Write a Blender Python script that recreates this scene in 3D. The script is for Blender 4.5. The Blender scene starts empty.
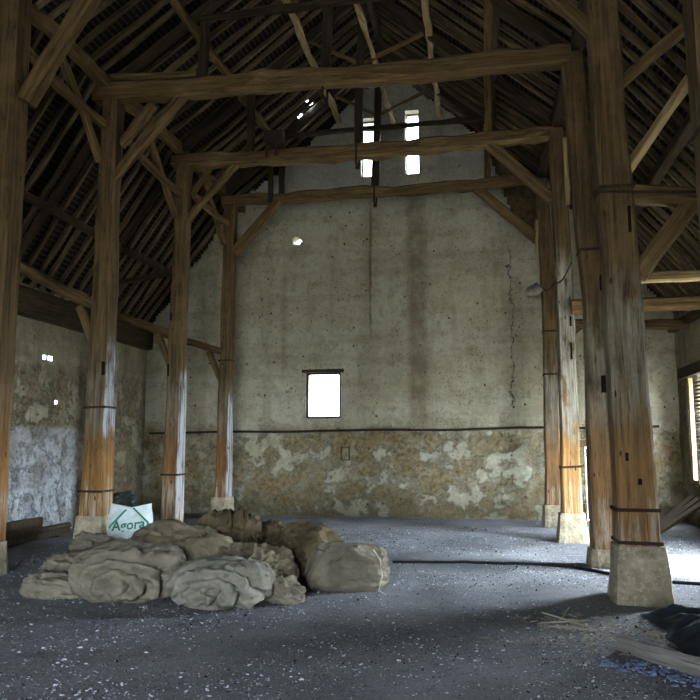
import bpy, bmesh, math, random
from mathutils import Vector, Matrix, noise, Quaternion
R = random.Random(7)
COL = bpy.context.scene.collection
PI = math.pi

# ------------------------------------------------------------------ helpers
def link(o, parent=None):
    COL.objects.link(o)
    if parent is not None: o.parent = parent
    return o
def tag(o, label=None, cat=None, group=None, kind=None):
    if label: o['label'] = label
    if cat: o['category'] = cat
    if group: o['group'] = group
    if kind: o['kind'] = kind
    return o
def empty(name, loc=(0, 0, 0), rz=0.0):
    o = bpy.data.objects.new(name, None); o.location = loc; o.rotation_euler = (0, 0, rz)
    o.empty_display_size = .1
    return link(o)
def obj(name, bm, mat, parent=None, smooth=False):
    me = bpy.data.meshes.new(name)
    bmesh.ops.recalc_face_normals(bm, faces=bm.faces[:])
    bm.to_mesh(me); bm.free()
    for m in (mat if isinstance(mat, (list, tuple)) else [mat]): me.materials.append(m)
    if smooth:
        for p in me.polygons: p.use_smooth = True
    o = bpy.data.objects.new(name, me)
    return link(o, parent)
def nz(v, s=1.0, o=0.0):
    return noise.noise(Vector((v[0] * s + o, v[1] * s + o * 1.7, v[2] * s - o)))

# ------------------------------------------------------------------ materials
class NT:
    def __init__(s, name, rough=.85, spec=.25):
        s.m = bpy.data.materials.new(name); s.m.use_nodes = True
        s.t = s.m.node_tree; s.b = s.t.nodes['Principled BSDF']
        s.b.inputs['Roughness'].default_value = rough
        s.b.inputs['Specular IOR Level'].default_value = spec
        s.tc = s.n('ShaderNodeTexCoord')
        s.O = s.tc.outputs['Object']
    def n(s, t): return s.t.nodes.new(t)
    def l(s, a, b): s.t.links.new(a, b)
    def put(s, inp, v):
        if hasattr(v, 'is_linked') or isinstance(v, bpy.types.NodeSocket): s.l(v, inp)
        elif isinstance(v, (tuple, list)) and len(v) == 3 and inp.type == 'RGBA': inp.default_value = (*v, 1)
        else: inp.default_value = v
    def map(s, vec, scale=(1, 1, 1), loc=(0, 0, 0)):
        m = s.n('ShaderNodeMapping'); s.l(vec, m.inputs['Vector'])
        m.inputs['Scale'].default_value = scale; m.inputs['Location'].default_value = loc
        return m.outputs[0]
    def noise(s, vec, scale, detail=5, rough=.6, dist=0):
        n = s.n('ShaderNodeTexNoise'); s.l(vec, n.inputs['Vector'])
        n.inputs['Scale'].default_value = scale; n.inputs['Detail'].default_value = detail
        n.inputs['Roughness'].default_value = rough; n.inputs['Distortion'].default_value = dist
        return n.outputs['Fac']
    def vor(s, vec, scale, feat='F1', out='Distance'):
        n = s.n('ShaderNodeTexVoronoi'); n.feature = feat; s.l(vec, n.inputs['Vector'])
        n.inputs['Scale'].default_value = scale
        return n.outputs[out]
    def math(s, op, a, b=0.0, c=0.0, clamp=False):
        n = s.n('ShaderNodeMath'); n.operation = op; n.use_clamp = clamp
        s.put(n.inputs[0], a); s.put(n.inputs[1], b)
        if op in ('MULTIPLY_ADD',): s.put(n.inputs[2], c)
        return n.outputs[0]
    def step(s, v, a, b):           # 0 below a, 1 above b (or reversed)
        n = s.n('ShaderNodeMapRange'); n.clamp = True
        s.put(n.inputs['Value'], v); n.inputs['From Min'].default_value = a; n.inputs['From Max'].default_value = b
        return n.outputs[0]
    def mix(s, f, a, b):
        n = s.n('ShaderNodeMix'); n.data_type = 'RGBA'
        s.put(n.inputs['Factor'], f); s.put(n.inputs['A'] if False else n.inputs[6], a); s.put(n.inputs[7], b)
        return n.outputs[2]
    def xyz(s, vec):
        n = s.n('ShaderNodeSeparateXYZ'); s.l(vec, n.inputs[0]); return n.outputs
    def rand(s):
        return s.n('ShaderNodeObjectInfo').outputs['Random']
    def bump(s, h, strength=.5, dist=.02):
        n = s.n('ShaderNodeBump'); s.l(h, n.inputs['Height'])
        n.inputs['Strength'].default_value = strength; n.inputs['Distance'].default_value = dist
        s.l(n.outputs[0], s.b.inputs['Normal'])
    def color(s, c): s.put(s.b.inputs['Base Color'], c); return s.m
    def mul(s, a, b): return s.math('MULTIPLY', a, b)

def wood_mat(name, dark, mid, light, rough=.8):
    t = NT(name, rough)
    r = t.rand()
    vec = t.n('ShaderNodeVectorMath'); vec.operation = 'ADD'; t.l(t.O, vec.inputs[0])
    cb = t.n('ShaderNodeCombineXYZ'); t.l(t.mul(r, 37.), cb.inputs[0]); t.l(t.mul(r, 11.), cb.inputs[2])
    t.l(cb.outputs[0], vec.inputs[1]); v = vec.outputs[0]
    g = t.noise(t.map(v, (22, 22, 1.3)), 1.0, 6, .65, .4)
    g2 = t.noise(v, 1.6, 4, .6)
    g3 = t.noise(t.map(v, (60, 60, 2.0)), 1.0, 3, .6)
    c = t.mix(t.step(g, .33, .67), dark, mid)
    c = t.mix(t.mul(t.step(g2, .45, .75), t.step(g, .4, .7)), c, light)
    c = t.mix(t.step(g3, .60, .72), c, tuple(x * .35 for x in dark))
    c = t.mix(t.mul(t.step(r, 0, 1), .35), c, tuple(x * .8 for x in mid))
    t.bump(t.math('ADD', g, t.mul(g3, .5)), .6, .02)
    return t.color(c)

M = {}
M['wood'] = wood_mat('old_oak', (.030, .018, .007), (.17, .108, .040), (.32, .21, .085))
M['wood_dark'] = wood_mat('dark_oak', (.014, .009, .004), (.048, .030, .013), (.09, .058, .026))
M['wood_pale_lit'] = wood_mat('pale_lit_oak', (.16, .11, .05), (.40, .29, .13), (.62, .48, .26))  # paler oak: light falling on some timbers painted into their colour
M['rafter'] = wood_mat('rafter_wood', (.024, .017, .008), (.115, .080, .040), (.30, .22, .115))
M['batten'] = wood_mat('batten_wood', (.012, .009, .005), (.045, .031, .016), (.09, .065, .033))
M['grey_wood'] = wood_mat('grey_plank_wood', (.10, .09, .08), (.24, .22, .19), (.36, .33, .29))

def post_mat(name, orange, white, whtop=4.2, seed=0.0, lime=None):
    """oak shaft: brown above, remains of limewash in the middle, orange bare wood at the foot (local z = height)"""
    t = NT(name, .82)
    v = t.map(t.O, (1, 1, 1), (seed, seed * .7, 0))
    x, y, z = t.xyz(t.O)
    g = t.noise(t.map(v, (18, 18, 1.0)), 1.0, 6, .65, .5)
    fine = t.noise(t.map(v, (55, 55, 2.2)), 1.0, 3, .6)
    bl = t.noise(v, 1.3, 5, .6); bl2 = t.noise(t.map(v, (7, 7, 2)), 1.0, 5, .65)
    c = t.mix(t.step(g, .32, .68), (.030, .018, .007), (.155, .100, .040))
    c = t.mix(t.mul(t.step(bl, .5, .7), .6), c, (.21, .135, .06))
    zz = t.math('ADD', z, t.mul(t.math('SUBTRACT', bl2, .5), 1.3))
    low = t.math('SUBTRACT', 1.0, t.step(zz, 1.3, 2.3))
    oc = t.mix(t.step(g, .3, .7), tuple(a * .42 for a in orange), orange)
    c = t.mix(t.mul(low, .85), c, oc)
    wm = t.mul(t.step(zz, 1.6, 2.1), t.math('SUBTRACT', 1.0, t.step(zz, whtop - .5, whtop)))
    wcol = t.mix(t.step(g, .35, .65), (.16, .14, .10), (.42, .38, .30))
    c = t.mix(t.mul(t.mul(wm, t.step(bl2, .36, .52)), white), c, wcol)
    foot = t.math('SUBTRACT', 1.0, t.step(zz, .75, 1.0))
    c = t.mix(t.mul(t.mul(foot, t.step(g, .45, .6)), .55), c, (.50, .44, .34))
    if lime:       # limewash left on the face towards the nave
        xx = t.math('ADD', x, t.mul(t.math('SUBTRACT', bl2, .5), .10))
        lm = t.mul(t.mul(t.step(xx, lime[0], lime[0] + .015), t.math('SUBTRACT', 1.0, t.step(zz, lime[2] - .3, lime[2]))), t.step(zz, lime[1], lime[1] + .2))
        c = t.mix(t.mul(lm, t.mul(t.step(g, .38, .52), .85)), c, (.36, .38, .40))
    hole = t.vor(t.map(v, (5, 5, 1.6)), 1.6)
    c = t.mix(t.math('SUBTRACT', 1.0, t.step(hole, .06, .12)), c, (.015, .010, .005))
    st = t.noise(t.map(v, (3.5, 3.5, 1.2)), 1.0, 8, .75)
    c = t.mix(t.mul(t.step(st, .52, .66), .65), c, (.045, .028, .013))
    c = t.mix(t.step(fine, .62, .72), c, (.022, .013, .006))
    t.bump(t.math('ADD', g, t.mul(fine, .6)), .7, .02)
    return t.color(c)

def side_white(t, c, strength=.8):
    pass

def stone_mat():
    t = NT('pad_stone', .92)
    a = t.noise(t.O, 5, 8, .7); b = t.noise(t.O, 22, 5, .7); d = t.noise(t.O, 2.0, 4, .5)
    c = t.mix(t.step(a, .3, .7), (.17, .13, .08), (.44, .37, .25))
    c = t.mix(t.mul(t.step(b, .5, .7), .6), c, (.58, .52, .40))
    c = t.mix(t.mul(t.step(d, .55, .7), .5), c, (.10, .075, .045))
    x, y, z = t.xyz(t.O)
    t.bump(t.math('ADD', a, t.mul(b, .6)), .9, .03)
    return t.color(c)
M['stone'] = stone_mat()

def plain(name, col, rough=.7, metal=0.0, ns=12, var=.35):
    t = NT(name, rough); a = t.noise(t.O, ns, 5, .65)
    c = t.mix(t.step(a, .3, .7), tuple(x * (1 - var) for x in col), tuple(min(1, x * (1 + var)) for x in col))
    t.b.inputs['Metallic'].default_value = metal
    t.bump(a, .3, .01)
    return t.color(c)
M['iron'] = plain('rusty_iron', (.035, .022, .015), .75, .3, 30)
M['hollow'] = plain('mortice_shade', (.016, .010, .006), 1.0)  # near-black colour standing for the shade inside the mortices
M['hollow'].node_tree.nodes['Principled BSDF'].inputs['Specular IOR Level'].default_value = 0
M['black'] = plain('black_rubber', (.012, .012, .013), .5)
M['tile'] = None
M['white_rim'] = plain('pale_metal', (.7, .72, .75), .4, .2)

def plaster(name, base, warm, dirt, low_z, blue=0.0, far=False, lit_low=False):
    t = NT(name, .93, .15)
    x, y, z = t.xyz(t.O)
    n1 = t.noise(t.O, .55, 6, .62); n2 = t.noise(t.O, 2.3, 8, .7); n3 = t.noise(t.O, 11, 6, .7); n4 = t.noise(t.O, 34, 4, .7)
    c = t.mix(t.step(n1, .35, .68), base, warm)
    c = t.mix(t.mul(t.step(n2, .48, .70), .6), c, tuple(q * .52 for q in warm))
    c = t.mix(t.mul(t.step(n3, .53, .68), .55), c, tuple(q * .40 for q in base))
    c = t.mix(t.mul(t.step(n4, .56, .68), .45), c, tuple(q * .35 for q in warm))
    c = t.mix(t.mul(t.step(n3, .46, .30), .30), c, tuple(min(1, q * 1.35) for q in base))
    vs_ = t.noise(t.map(t.O, (3.5, 3.5, .35)), 1.0, 5, .65)
    c = t.mix(t.mul(t.step(vs_, .50, .68), .45), c, tuple(q * .55 for q in warm))
    m4 = t.noise(t.O, 4.5, 8, .75); c = t.mix(t.mul(t.step(m4, .55, .62), .5), c, tuple(q * .50 for q in warm))
    # horizontal lifts in the render
    hz = t.noise(t.map(t.O, (.3, .3, 3.0)), 1.0, 4, .6)
    c = t.mix(t.mul(t.step(hz, .52, .66), .40), c, tuple(q * .62 for q in warm))
    # pock marks
    pk = t.vor(t.O, 4.3); pkm = t.mul(t.math('SUBTRACT', 1.0, t.step(pk, .06, .11)), t.step(t.noise(t.O, .8, 2), .42, .50))
    pk2 = t.vor(t.map(t.O, (1, 1, 1), (3, 5, 1)), 13.); pkm2 = t.mul(t.math('SUBTRACT', 1.0, t.step(pk2, .12, .20)), t.step(t.noise(t.O, 1.1, 3), .48, .55))
    c = t.mix(pkm, c, (.02, .016, .01)); c = t.mix(t.mul(pkm2, .8), c, (.03, .022, .013))
    # fallen plaster low down: rubble and earth mortar showing
    zz = t.math('ADD', z, t.mul(t.math('SUBTRACT', n2, .5), 1.3))
    low = t.math('SUBTRACT', 1.0, t.step(zz, low_z - .15, low_z + .15))
    pat = t.noise(t.O, 1.7, 12, .70, .0)
    rub = t.mix(t.step(n3, .38, .62), tuple(q * .30 for q in dirt), tuple(q * 1.35 for q in dirt))
    rub = t.mix(t.mul(t.step(t.noise(t.O, 5, 8, .7), .5, .62), .6), rub, tuple(q * .62 for q in base))
    c = t.mix(t.mul(low, t.mul(t.step(pat, .43, .53), .9)), c, rub)
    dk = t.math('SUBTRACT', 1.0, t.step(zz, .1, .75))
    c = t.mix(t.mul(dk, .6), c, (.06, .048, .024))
    h = t.math('ADD', t.mul(n2, .6), t.mul(n3, .5))
    h = t.math('SUBTRACT', h, t.mul(t.mul(low, t.step(pat, .45, .50)), .8))
    h = t.math('SUBTRACT', h, t.mul(pkm, .8))
    h = t.math('ADD', h, t.mul(n4, .2))
    if far:
        wob = t.mul(t.math('SUBTRACT', t.noise(t.O, 3.0, 4, .7), .5), .5)
        wob1 = t.mul(t.math('SUBTRACT', t.noise(t.O, 5.0, 3, .6), .5), .10)
        def band(cx, w, soft, z0, z1, wb):
            d = t.math('ABSOLUTE', t.math('SUBTRACT', t.math('ADD', x, wb), cx))
            m = t.math('SUBTRACT', 1.0, t.step(d, w, w + soft))
            return t.mul(m, t.mul(t.step(z, z0, z0 + .25), t.math('SUBTRACT', 1.0, t.step(z, z1 - .3, z1))))
        c = t.mix(t.mul(t.mul(band(-1.40, .13, .14, 1.9, 7.3, wob1), t.step(n2, .22, .55)), .72), c, (.15, .115, .07))
        c = t.mix(t.mul(t.mul(band(-2.45, .006, .035, 3.8, 7.0, wob1), t.step(n2, .3, .5)), .7), c, (.07, .045, .025))
        c = t.mix(t.mul(t.mul(t.step(z, 6.3, 7.6), t.step(n1, .3, .6)), .35), c, (.34, .37, .40))  # bluish light near the high slits painted into the upper plaster
        c = t.mix(t.mul(band(-4.45, .02, .10, 2.9, 5.6, wob1), .3), c, (.12, .085, .05))
        c = t.mix(t.mul(band(-2.5, .06, .25, 2.5, 6.9, wob1), .25), c, (.12, .085, .05))
        ck = t.mul(band(.62, .002, .010, 2.2, 5.9, wob), t.step(n3, .35, .5))
        c = t.mix(t.mul(ck, .9), c, (.02, .015, .01)); h = t.math('SUBTRACT', h, ck)
        ck2 = t.mul(t.mul(band(-4.75, .002, .010, 3.9, 6.0, wob), t.step(n3, .45, .55)), .5); c = t.mix(ck2, c, (.03, .02, .012))
    if lit_low:  # bluish daylight on the lower left wall painted in, fading upwards
        zz = t.math('ADD', z, t.mul(t.math('SUBTRACT', n3, .5), .25))
        m = t.math('SUBTRACT', 1.0, t.step(zz, 1.82, 1.90)); m = t.mul(m, t.math('SUBTRACT', 1.0, t.step(y, 13.1, 13.3)))
        m = t.mul(m, t.math('SUBTRACT', 1.0, t.step(x, -7.0, -6.5)))
        fade = t.math('SUBTRACT', 1.05, t.mul(t.step(z, .6, 1.9), .6))
        dc = t.mix(t.step(n2, .38, .62), (.20, .20, .19), (.46, .48, .50)); dc = t.mix(t.mul(t.step(n3, .50, .62), .7), dc, (.13, .125, .115))
        c = t.mix(t.mul(m, fade), c, dc)
    t.bump(h, .9, .05)
    return t.color(c)
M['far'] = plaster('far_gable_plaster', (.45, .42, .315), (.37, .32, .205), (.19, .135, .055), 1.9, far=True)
M['side'] = plaster('aisle_plaster', (.30, .27, .195), (.20, .165, .10), (.15, .11, .06), 2.9, lit_low=True)
M['side_low'] = plaster('lit_lower_plaster', (.46, .48, .50), (.38, .38, .38), (.22, .19, .14), .55)  # lower aisle wall with the bluish daylight put into its colour

def floor_mat():
    t = NT('dusty_floor', .9, .3)
    a = t.noise(t.O, .7, 6, .6); b = t.noise(t.O, 6, 6, .7); d = t.noise(t.O, 55, 4, .75); e = t.noise(t.O, 20, 4, .7)
    c = t.mix(t.step(a, .35, .66), (.075, .077, .082), (.185, .185, .187))
    c = t.mix(t.mul(t.step(b, .5, .72), .6), c, (.055, .053, .052))
    c = t.mix(t.step(d, .54, .66), c, (.26, .265, .28))
    c = t.mix(t.mul(t.step(e, .58, .70), .6), c, (.035, .034, .036))
    sq = t.vor(t.O, 80.); c = t.mix(t.mul(t.math('SUBTRACT', 1.0, t.step(sq, .12, .25)), .6), c, (.36, .37, .39))
    sp = t.vor(t.O, 38.); c = t.mix(t.mul(t.math('SUBTRACT', 1.0, t.step(sp, .10, .2)), t.step(b, .40, .6)), c, (.46, .47, .48))
    t.bump(t.math('ADD', t.mul(b, .8), t.math('ADD', t.mul(e, .6), t.mul(d, .5))), .9, .03)
    return t.color(c)
M['floor'] = floor_mat()
def tile_mat():
    t = NT('clay_tile_underside', .9, .15)
    v = t.vor(t.map(t.O, (4.5, 4.5, 9)), 1.0, 'F1', 'Color'); a = t.noise(t.O, 8, 5, .7)
    c = t.mix(t.step(a, .3, .7), (.008, .006, .004), (.024, .015, .010))
    t.bump(a, .5, .02)
    return t.color(c)
M['tile'] = tile_mat()

def cloth_mat(name, c0, c1, c2):
    t = NT(name, .95, .1)
    a = t.noise(t.O, 3.0, 6, .65); b = t.noise(t.map(t.O, (14, 14, 22)), 1.0, 5, .7, .6); w = t.noise(t.O, 140, 2, .5)
    c = t.mix(t.step(a, .35, .66), c0, c1); c = t.mix(t.mul(t.step(b, .55, .72), .6), c, c2)
    c = t.mix(t.mul(t.step(w, .5, .7), .25), c, tuple(x * .5 for x in c0))
    fo = t.n('ShaderNodeTexNoise'); fo.noise_type = 'RIDGED_MULTIFRACTAL'; t.l(t.map(t.O, (2.0, 5, 5.5)), fo.inputs['Vector'])
    fo.inputs['Scale'].default_value = 1.5; fo.inputs['Detail'].default_value = 3; fo.inputs['Distortion'].default_value = .5
    t.bump(t.math('ADD', t.mul(fo.outputs['Fac'], .9), t.math('ADD', t.mul(b, .35), t.mul(w, .06))), 1.0, .09)
    return t.color(c)
M['cloth_grey'] = cloth_mat('grey_canvas', (.135, .115, .085), (.245, .21, .15), (.09, .075, .055))
M['cloth_tan'] = cloth_mat('tan_canvas', (.14, .113, .074), (.24, .195, .128), (.09, .07, .042))
M['cloth_brown'] = cloth_mat('brown_jute', (.105, .077, .042), (.17, .125, .07), (.045, .032, .017))
M['cloth_pale'] = cloth_mat('pale_canvas', (.17, .152, .118), (.28, .25, .195), (.12, .11, .085))
M['cord'] = plain('pale_cord', (.42, .39, .32), .9)
M['bag_white'] = plain('woven_white_bag', (.52, .58, .56), .6, 0, 9, .2)
M['bag_green'] = plain('green_print', (.02, .16, .10), .6)
M['bag_black'] = plain('black_sack', (.018, .022, .018), .55)
M['tarp'] = plain('dark_blue_tarp', (.016, .023, .029), .8, 0, 6)
M['rubble'] = plain('rubble_edge', (.10, .065, .03), .95, 0, 9, .6)
M['chip'] = plain('pale_chip', (.50, .52, .57), .8, 0, 3)
M['chip2'] = plain('straw_bit', (.30, .25, .18), .9, 0, 3)
M['blue_chip'] = plain('blue_plastic_shred', (.13, .16, .27), .5, 0, 3)
M['enamel'] = plain('dusty_enamel', (.28, .25, .19), .5)
gt = bpy.data.materials.new('old_glass'); gt.use_nodes = True
gb = gt.node_tree.nodes['Principled BSDF']; gb.inputs['Transmission Weight'].default_value = 1; gb.inputs['Roughness'].default_value = .05
gb.inputs['IOR'].default_value = 1.02; gb.inputs['Base Color'].default_value = (.95, .97, 1, 1)
M['glass'] = gt

# ------------------------------------------------------------------ timbers
def frame(d, up=Vector((0, 0, 1))):
    d = d.normalized()
    if abs(d.z) > .97: up = Vector((0, 1, 0))
    x = up.cross(d).normalized(); y = d.cross(x).normalized()
    return Matrix((x, y, d)).transposed()
def timber_bm(L, w, h, jit=.012, bow=(0, 0), taper=1.0, flare=0.0, seg=.28, seed=0, wfun=None):
    bm = bmesh.new(); n = max(3, int(L / seg)); rings = []
    ch = min(w, h) * .16
    for i in range(n + 1):
        s = i / n; z = L * s
        k = 1 + (taper - 1) * s
        if wfun: k = wfun(z)
        ox = bow[0] * math.sin(PI * s) + jit * 1.2 * nz((0, 0, z * .9), 1, seed)
        oy = bow[1] * math.sin(PI * s) + jit * 1.2 * nz((4, 0, z * .9), 1, seed + 5)
        a = w / 2 * k; b = h / 2 * k; ring = []
        for q, (sx, sy) in enumerate(((a - ch, b), (a, b - ch), (a, -b + ch), (a - ch, -b), (-a + ch, -b), (-a, -b + ch), (-a, b - ch), (-a + ch, b))):
            j = jit * nz((q // 2 * 3.1, z * 2.2, seed), 1, 1) + jit * .5 * nz((q * 1.3, z * 7, seed), 1, 2)
            sc = 1 + j / max(a, b) * 1.6
            ring.append(bm.verts.new((ox + sx * sc, oy + sy * sc, z)))
        rings.append(ring)
    for i in range(n):
        for q in range(8):
            bm.faces.new((rings[i][q], rings[i][(q + 1) % 8], rings[i + 1][(q + 1) % 8], rings[i + 1][q]))
    bm.faces.new(rings[0][::-1]); bm.faces.new(rings[-1])
    return bm
SEED = [1.0]
def timber(name, p0, p1, w, h, mat='wood', parent=None, label=None, cat=None, group=None, **k):
    p0 = Vector(p0); p1 = Vector(p1); SEED[0] += 1.37
    bm = timber_bm((p1 - p0).length, w, h, seed=SEED[0], **k)
    o = obj(name, bm, M[mat] if isinstance(mat, str) else mat, parent)
    o.matrix_world = Matrix.Translation(p0) @ frame(p1 - p0).to_4x4()
    if label: tag(o, label, cat, group)
    return o

def tube_bm(pts, r, sides=8, bm=None):
    bm = bm or bmesh.new(); pts = [Vector(p) for p in pts]; prev = None
    for i, p in enumerate(pts):
        d = (pts[min(i + 1, len(pts) - 1)] - pts[max(i - 1, 0)]); F = frame(d)
        rr = r[i] if isinstance(r, (list, tuple)) else r
        ring = [bm.verts.new(p + F @ Vector((math.cos(a) * rr, math.sin(a) * rr, 0))) for a in [2 * PI * q / sides for q in range(sides)]]
        if prev:
            for q in range(sides): bm.faces.new((prev[q], prev[(q + 1) % sides], ring[(q + 1) % sides], ring[q]))
        else: bm.faces.new(ring[::-1])
        prev = ring
    bm.faces.new(prev)
    return bm
def box_bm(a, b, bm=None, bev=0.0, jit=0.0):
    bm = bm or bmesh.new(); a = Vector(a); b = Vector(b)
    vs = [bm.verts.new((x, y, z)) for x in (a.x, b.x) for y in (a.y, b.y) for z in (a.z, b.z)]
    fs = [bm.faces.new([vs[i] for i in q]) for q in ((0, 1, 3, 2), (4, 6, 7, 5), (0, 4, 5, 1), (2, 3, 7, 6), (0, 2, 6, 4), (1, 5, 7, 3))]
    if jit:
        for v in vs: v.co += Vector((R.uniform(-jit, jit) for _ in range(3)))
    if bev: bmesh.ops.bevel(bm, geom=list({e for f in fs for e in f.edges}), offset=bev, segments=2, affect='EDGES')
    return bm

# ------------------------------------------------------------------ main dimensions (metres)
XL, XR = -5.62, 1.36            # arcade lines
WL, WR = -7.75, 3.90            # outer walls, inner faces
SK = (1.57, .15)                # joints in the left wall run obliquely
YF = [5.85, 8.2, 10.4, 12.8, 15.0]
YW, YB = 16.1, -6.0
RX, RZ = -2.0, 10.15            # ridge
KL, KR = (-5.62, 7.22), (1.42, 7.25)   # plates where the slope changes
EL, ER = (-8.0, 3.95), (4.15, 3.95)     # eaves
def kl(y): return (-5.55 - .052 * (16 - y), 7.17 + .045 * (16 - y))     # the left plate line runs slightly askew
def roof_z(x):
    if x < KL[0]: return EL[1] + (KL[1] - EL[1]) * (x - EL[0]) / (KL[0] - EL[0])
    if x < RX: return KL[1] + (RZ - KL[1]) * (x - KL[0]) / (RX - KL[0])
    if x < KR[0]: return RZ + (KR[1] - RZ) * (x - RX) / (KR[0] - RX)
    return KR[1] + (ER[1] - KR[1]) * (x - KR[0]) / (ER[0] - KR[0])

# ------------------------------------------------------------------ floor
def fz(x, y):
    return .035 * nz((x, y, 0), .55) + .02 * nz((x, y, 3), 1.7) + .010 * nz((x, y, 7), 5)
def lines(a, b, st, extra=()):
    n = max(1, round((b - a) / st)); L = {round(a + (b - a) * i / n, 4) for i in range(n + 1)}
    L = {v for v in L if all(abs(v - e) > st * .35 for e in extra if e not in (a, b))} | {round(e, 4) for e in extra}
    L |= {a, b}
    return sorted(L)
bm = bmesh.new()
xs = lines(-7.95, 4.1, .13); ys = lines(-6.2, 3.5, .5) + lines(3.6, 16.3, .12)
g = [[bm.verts.new((x, y, fz(x, y))) for x in xs] for y in ys]
for j in range(len(ys) - 1):
    for i in range(len(xs) - 1): bm.faces.new((g[j][i], g[j][i + 1], g[j + 1][i + 1], g[j + 1][i]))
tag(obj('floor', bm, M['floor'], smooth=True), kind='structure')
bm = bmesh.new()
box_bm((-60, -60, -.6), (60, 60, -.12), bm)
gm = NT('yard_gravel', .95); tag(obj('ground', bm, gm.color(gm.mix(gm.noise(gm.O, 2., 5), (.13, .125, .11), (.20, .19, .17)))), kind='structure')

# ------------------------------------------------------------------ walls: grids with real openings and thickness
def wall(name, us, vs, inside, f, th, mat, parent=None, matfun=None, rough=.02):
    bm = bmesh.new(); F = {}
    def vert(i, j, side):
        k = (i, j, side)
        if k not in F:
            u, v = us[i], vs[j]
            p = Vector(f(u, v, 0)); q = Vector(f(u, v, th)); n = (p - q).normalized()
            if side == 0: p = p + n * rough * (nz(p, .9) * 1.6 + nz(p, 3.0, 4) * .8); F[k] = bm.verts.new(p)
            else: F[k] = bm.verts.new(q)
        return F[k]
    nu, nv = len(us) - 1, len(vs) - 1
    ok = [[inside((us[i] + us[i + 1]) / 2, (vs[j] + vs[j + 1]) / 2) for j in range(nv)] for i in range(nu)]
    for i in range(nu):
        for j in range(nv):
            if not ok[i][j]: continue
            A = (i, j), (i + 1, j), (i + 1, j + 1), (i, j + 1)
            ff = bm.faces.new([vert(*a, 0) for a in A]); bm.faces.new([vert(*a, 1) for a in A[::-1]])
            if matfun: ff.material_index = matfun((us[i] + us[i + 1]) / 2, (vs[j] + vs[j + 1]) / 2)
            for (a, b, di, dj) in ((0, 1, 0, -1), (1, 2, 1, 0), (2, 3, 0, 1), (3, 0, -1, 0)):
                ii, jj = i + di, j + dj
                if not (0 <= ii < nu and 0 <= jj < nv) or not ok[ii][jj]:
                    bm.faces.new((vert(*A[b], 0), vert(*A[a], 0), vert(*A[a], 1), vert(*A[b], 1)))
    return tag(obj(name, bm, mat, parent), kind='structure')
def rect(u, v, r): return r[0] < u < r[1] and r[2] < v < r[3]

# far gable wall: one low window, two high slits, a small round hole, a door on the right
WIN = (-3.92, -3.13, 2.12, 3.14)
SL1 = (-2.66, -2.36, 7.62, 9.02); SL2 = (-1.64, -1.33, 7.62, 9.12)
DOOR = (2.04, 2.82, 0.0, 1.5)
def far_inside(x, z):
    for r in (WIN, SL1, SL2, DOOR):
        if rect(x, z, r): return False
    if math.hypot(x + 4.17, (z - 6.20)) < .12: return False
    # ragged top edge where the rubble has come away under the rafters
    top = roof_z(x) + .0
    if -5.2 < x < -3.2: top -= .16
    if .1 < x < 1.45: top -= .15 + 1.35 * min(1, (x - .1) / .75) * (1 if x < 1.2 else .6)
    if x < -6.2: top -= .1
    top += .10 * nz((x, 0, 0), 2.3) + .05 * nz((x, 0, 3), 7)
    return z < top
us = lines(-8.1, 4.25, .06, [WIN[0], WIN[1], SL1[0], SL1[1], SL2[0], SL2[1], DOOR[0], DOOR[1]])
vs = lines(-.15, 10.2, .06, [WIN[2], WIN[3], SL1[2], SL1[3], SL2[3], DOOR[3]])
wall('wall_far', us, vs, far_inside, lambda u, v, d: (u, YW + d, v), .45, M['far'])
# dark boarding closing the gap behind the ragged gable top
def gb_inside(x, z): return not -2.9 < x < -1.1 and roof_z(x) + .16 > z > roof_z(x) - (2.4 if x > -.2 else .9)
wall('trim_1', lines(-8.1, 4.2, .10), lines(3.2, 10.3, .10), gb_inside, lambda u, v, d: (u, YW + .455 + d, v), .03, M['rubble'])
# left wall with small chinks of daylight
def left_inside(y, z):
    for (a, b, r) in ((12.00, 3.12, .05), (12.19, 3.12, .07), (12.45, 2.31, .045)):
        if abs(y - a) < r and abs(z - b) < r * 1.1: return False
    return z < 4.35
ex = [11.95, 12.05, 12.12, 12.26, 12.405, 12.495]
wall('wall_left', lines(YB - .3, YW + .2, .12, ex), lines(-.15, 4.4, .09, [3.07, 3.17, 2.265, 2.355]), left_inside, lambda u, v, d: (WL - d, u + d * SK[0], v + d * SK[1]), .5,
     M['side'])
# right wall: open cart door and a shuttered window
CART = (9.55, 11.4, -.2, 3.0); WR2 = (13.55, 15.35, .82, 2.84)
def right_inside(y, z):
    if rect(y, z, CART): return False
    if rect(y, z, WR2): return False
    return z < 4.5
wall('wall_right', lines(YB - .3, YW + .2, .12, [CART[0], CART[1], WR2[0], WR2[1]]), lines(-.15, 4.5, .1, [CART[3], WR2[2], WR2[3]]), right_inside,
     lambda u, v, d: (WR + d, u, v), .5, M['side'])
# front gable behind the viewpoint with the big barn door standing open
BIG = (-4.3, 1.2, -.2, 3.7)
def front_inside(x, z): return not rect(x, z, BIG) and z < roof_z(x) + 1.2
wall('wall_front', lines(-8.1, 4.25, .3, [BIG[0], BIG[1]]), lines(-.15, 11.4, .3, [BIG[3]]), front_inside, lambda u, v, d: (u, YB - d, v), .45, M['side'])

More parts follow.
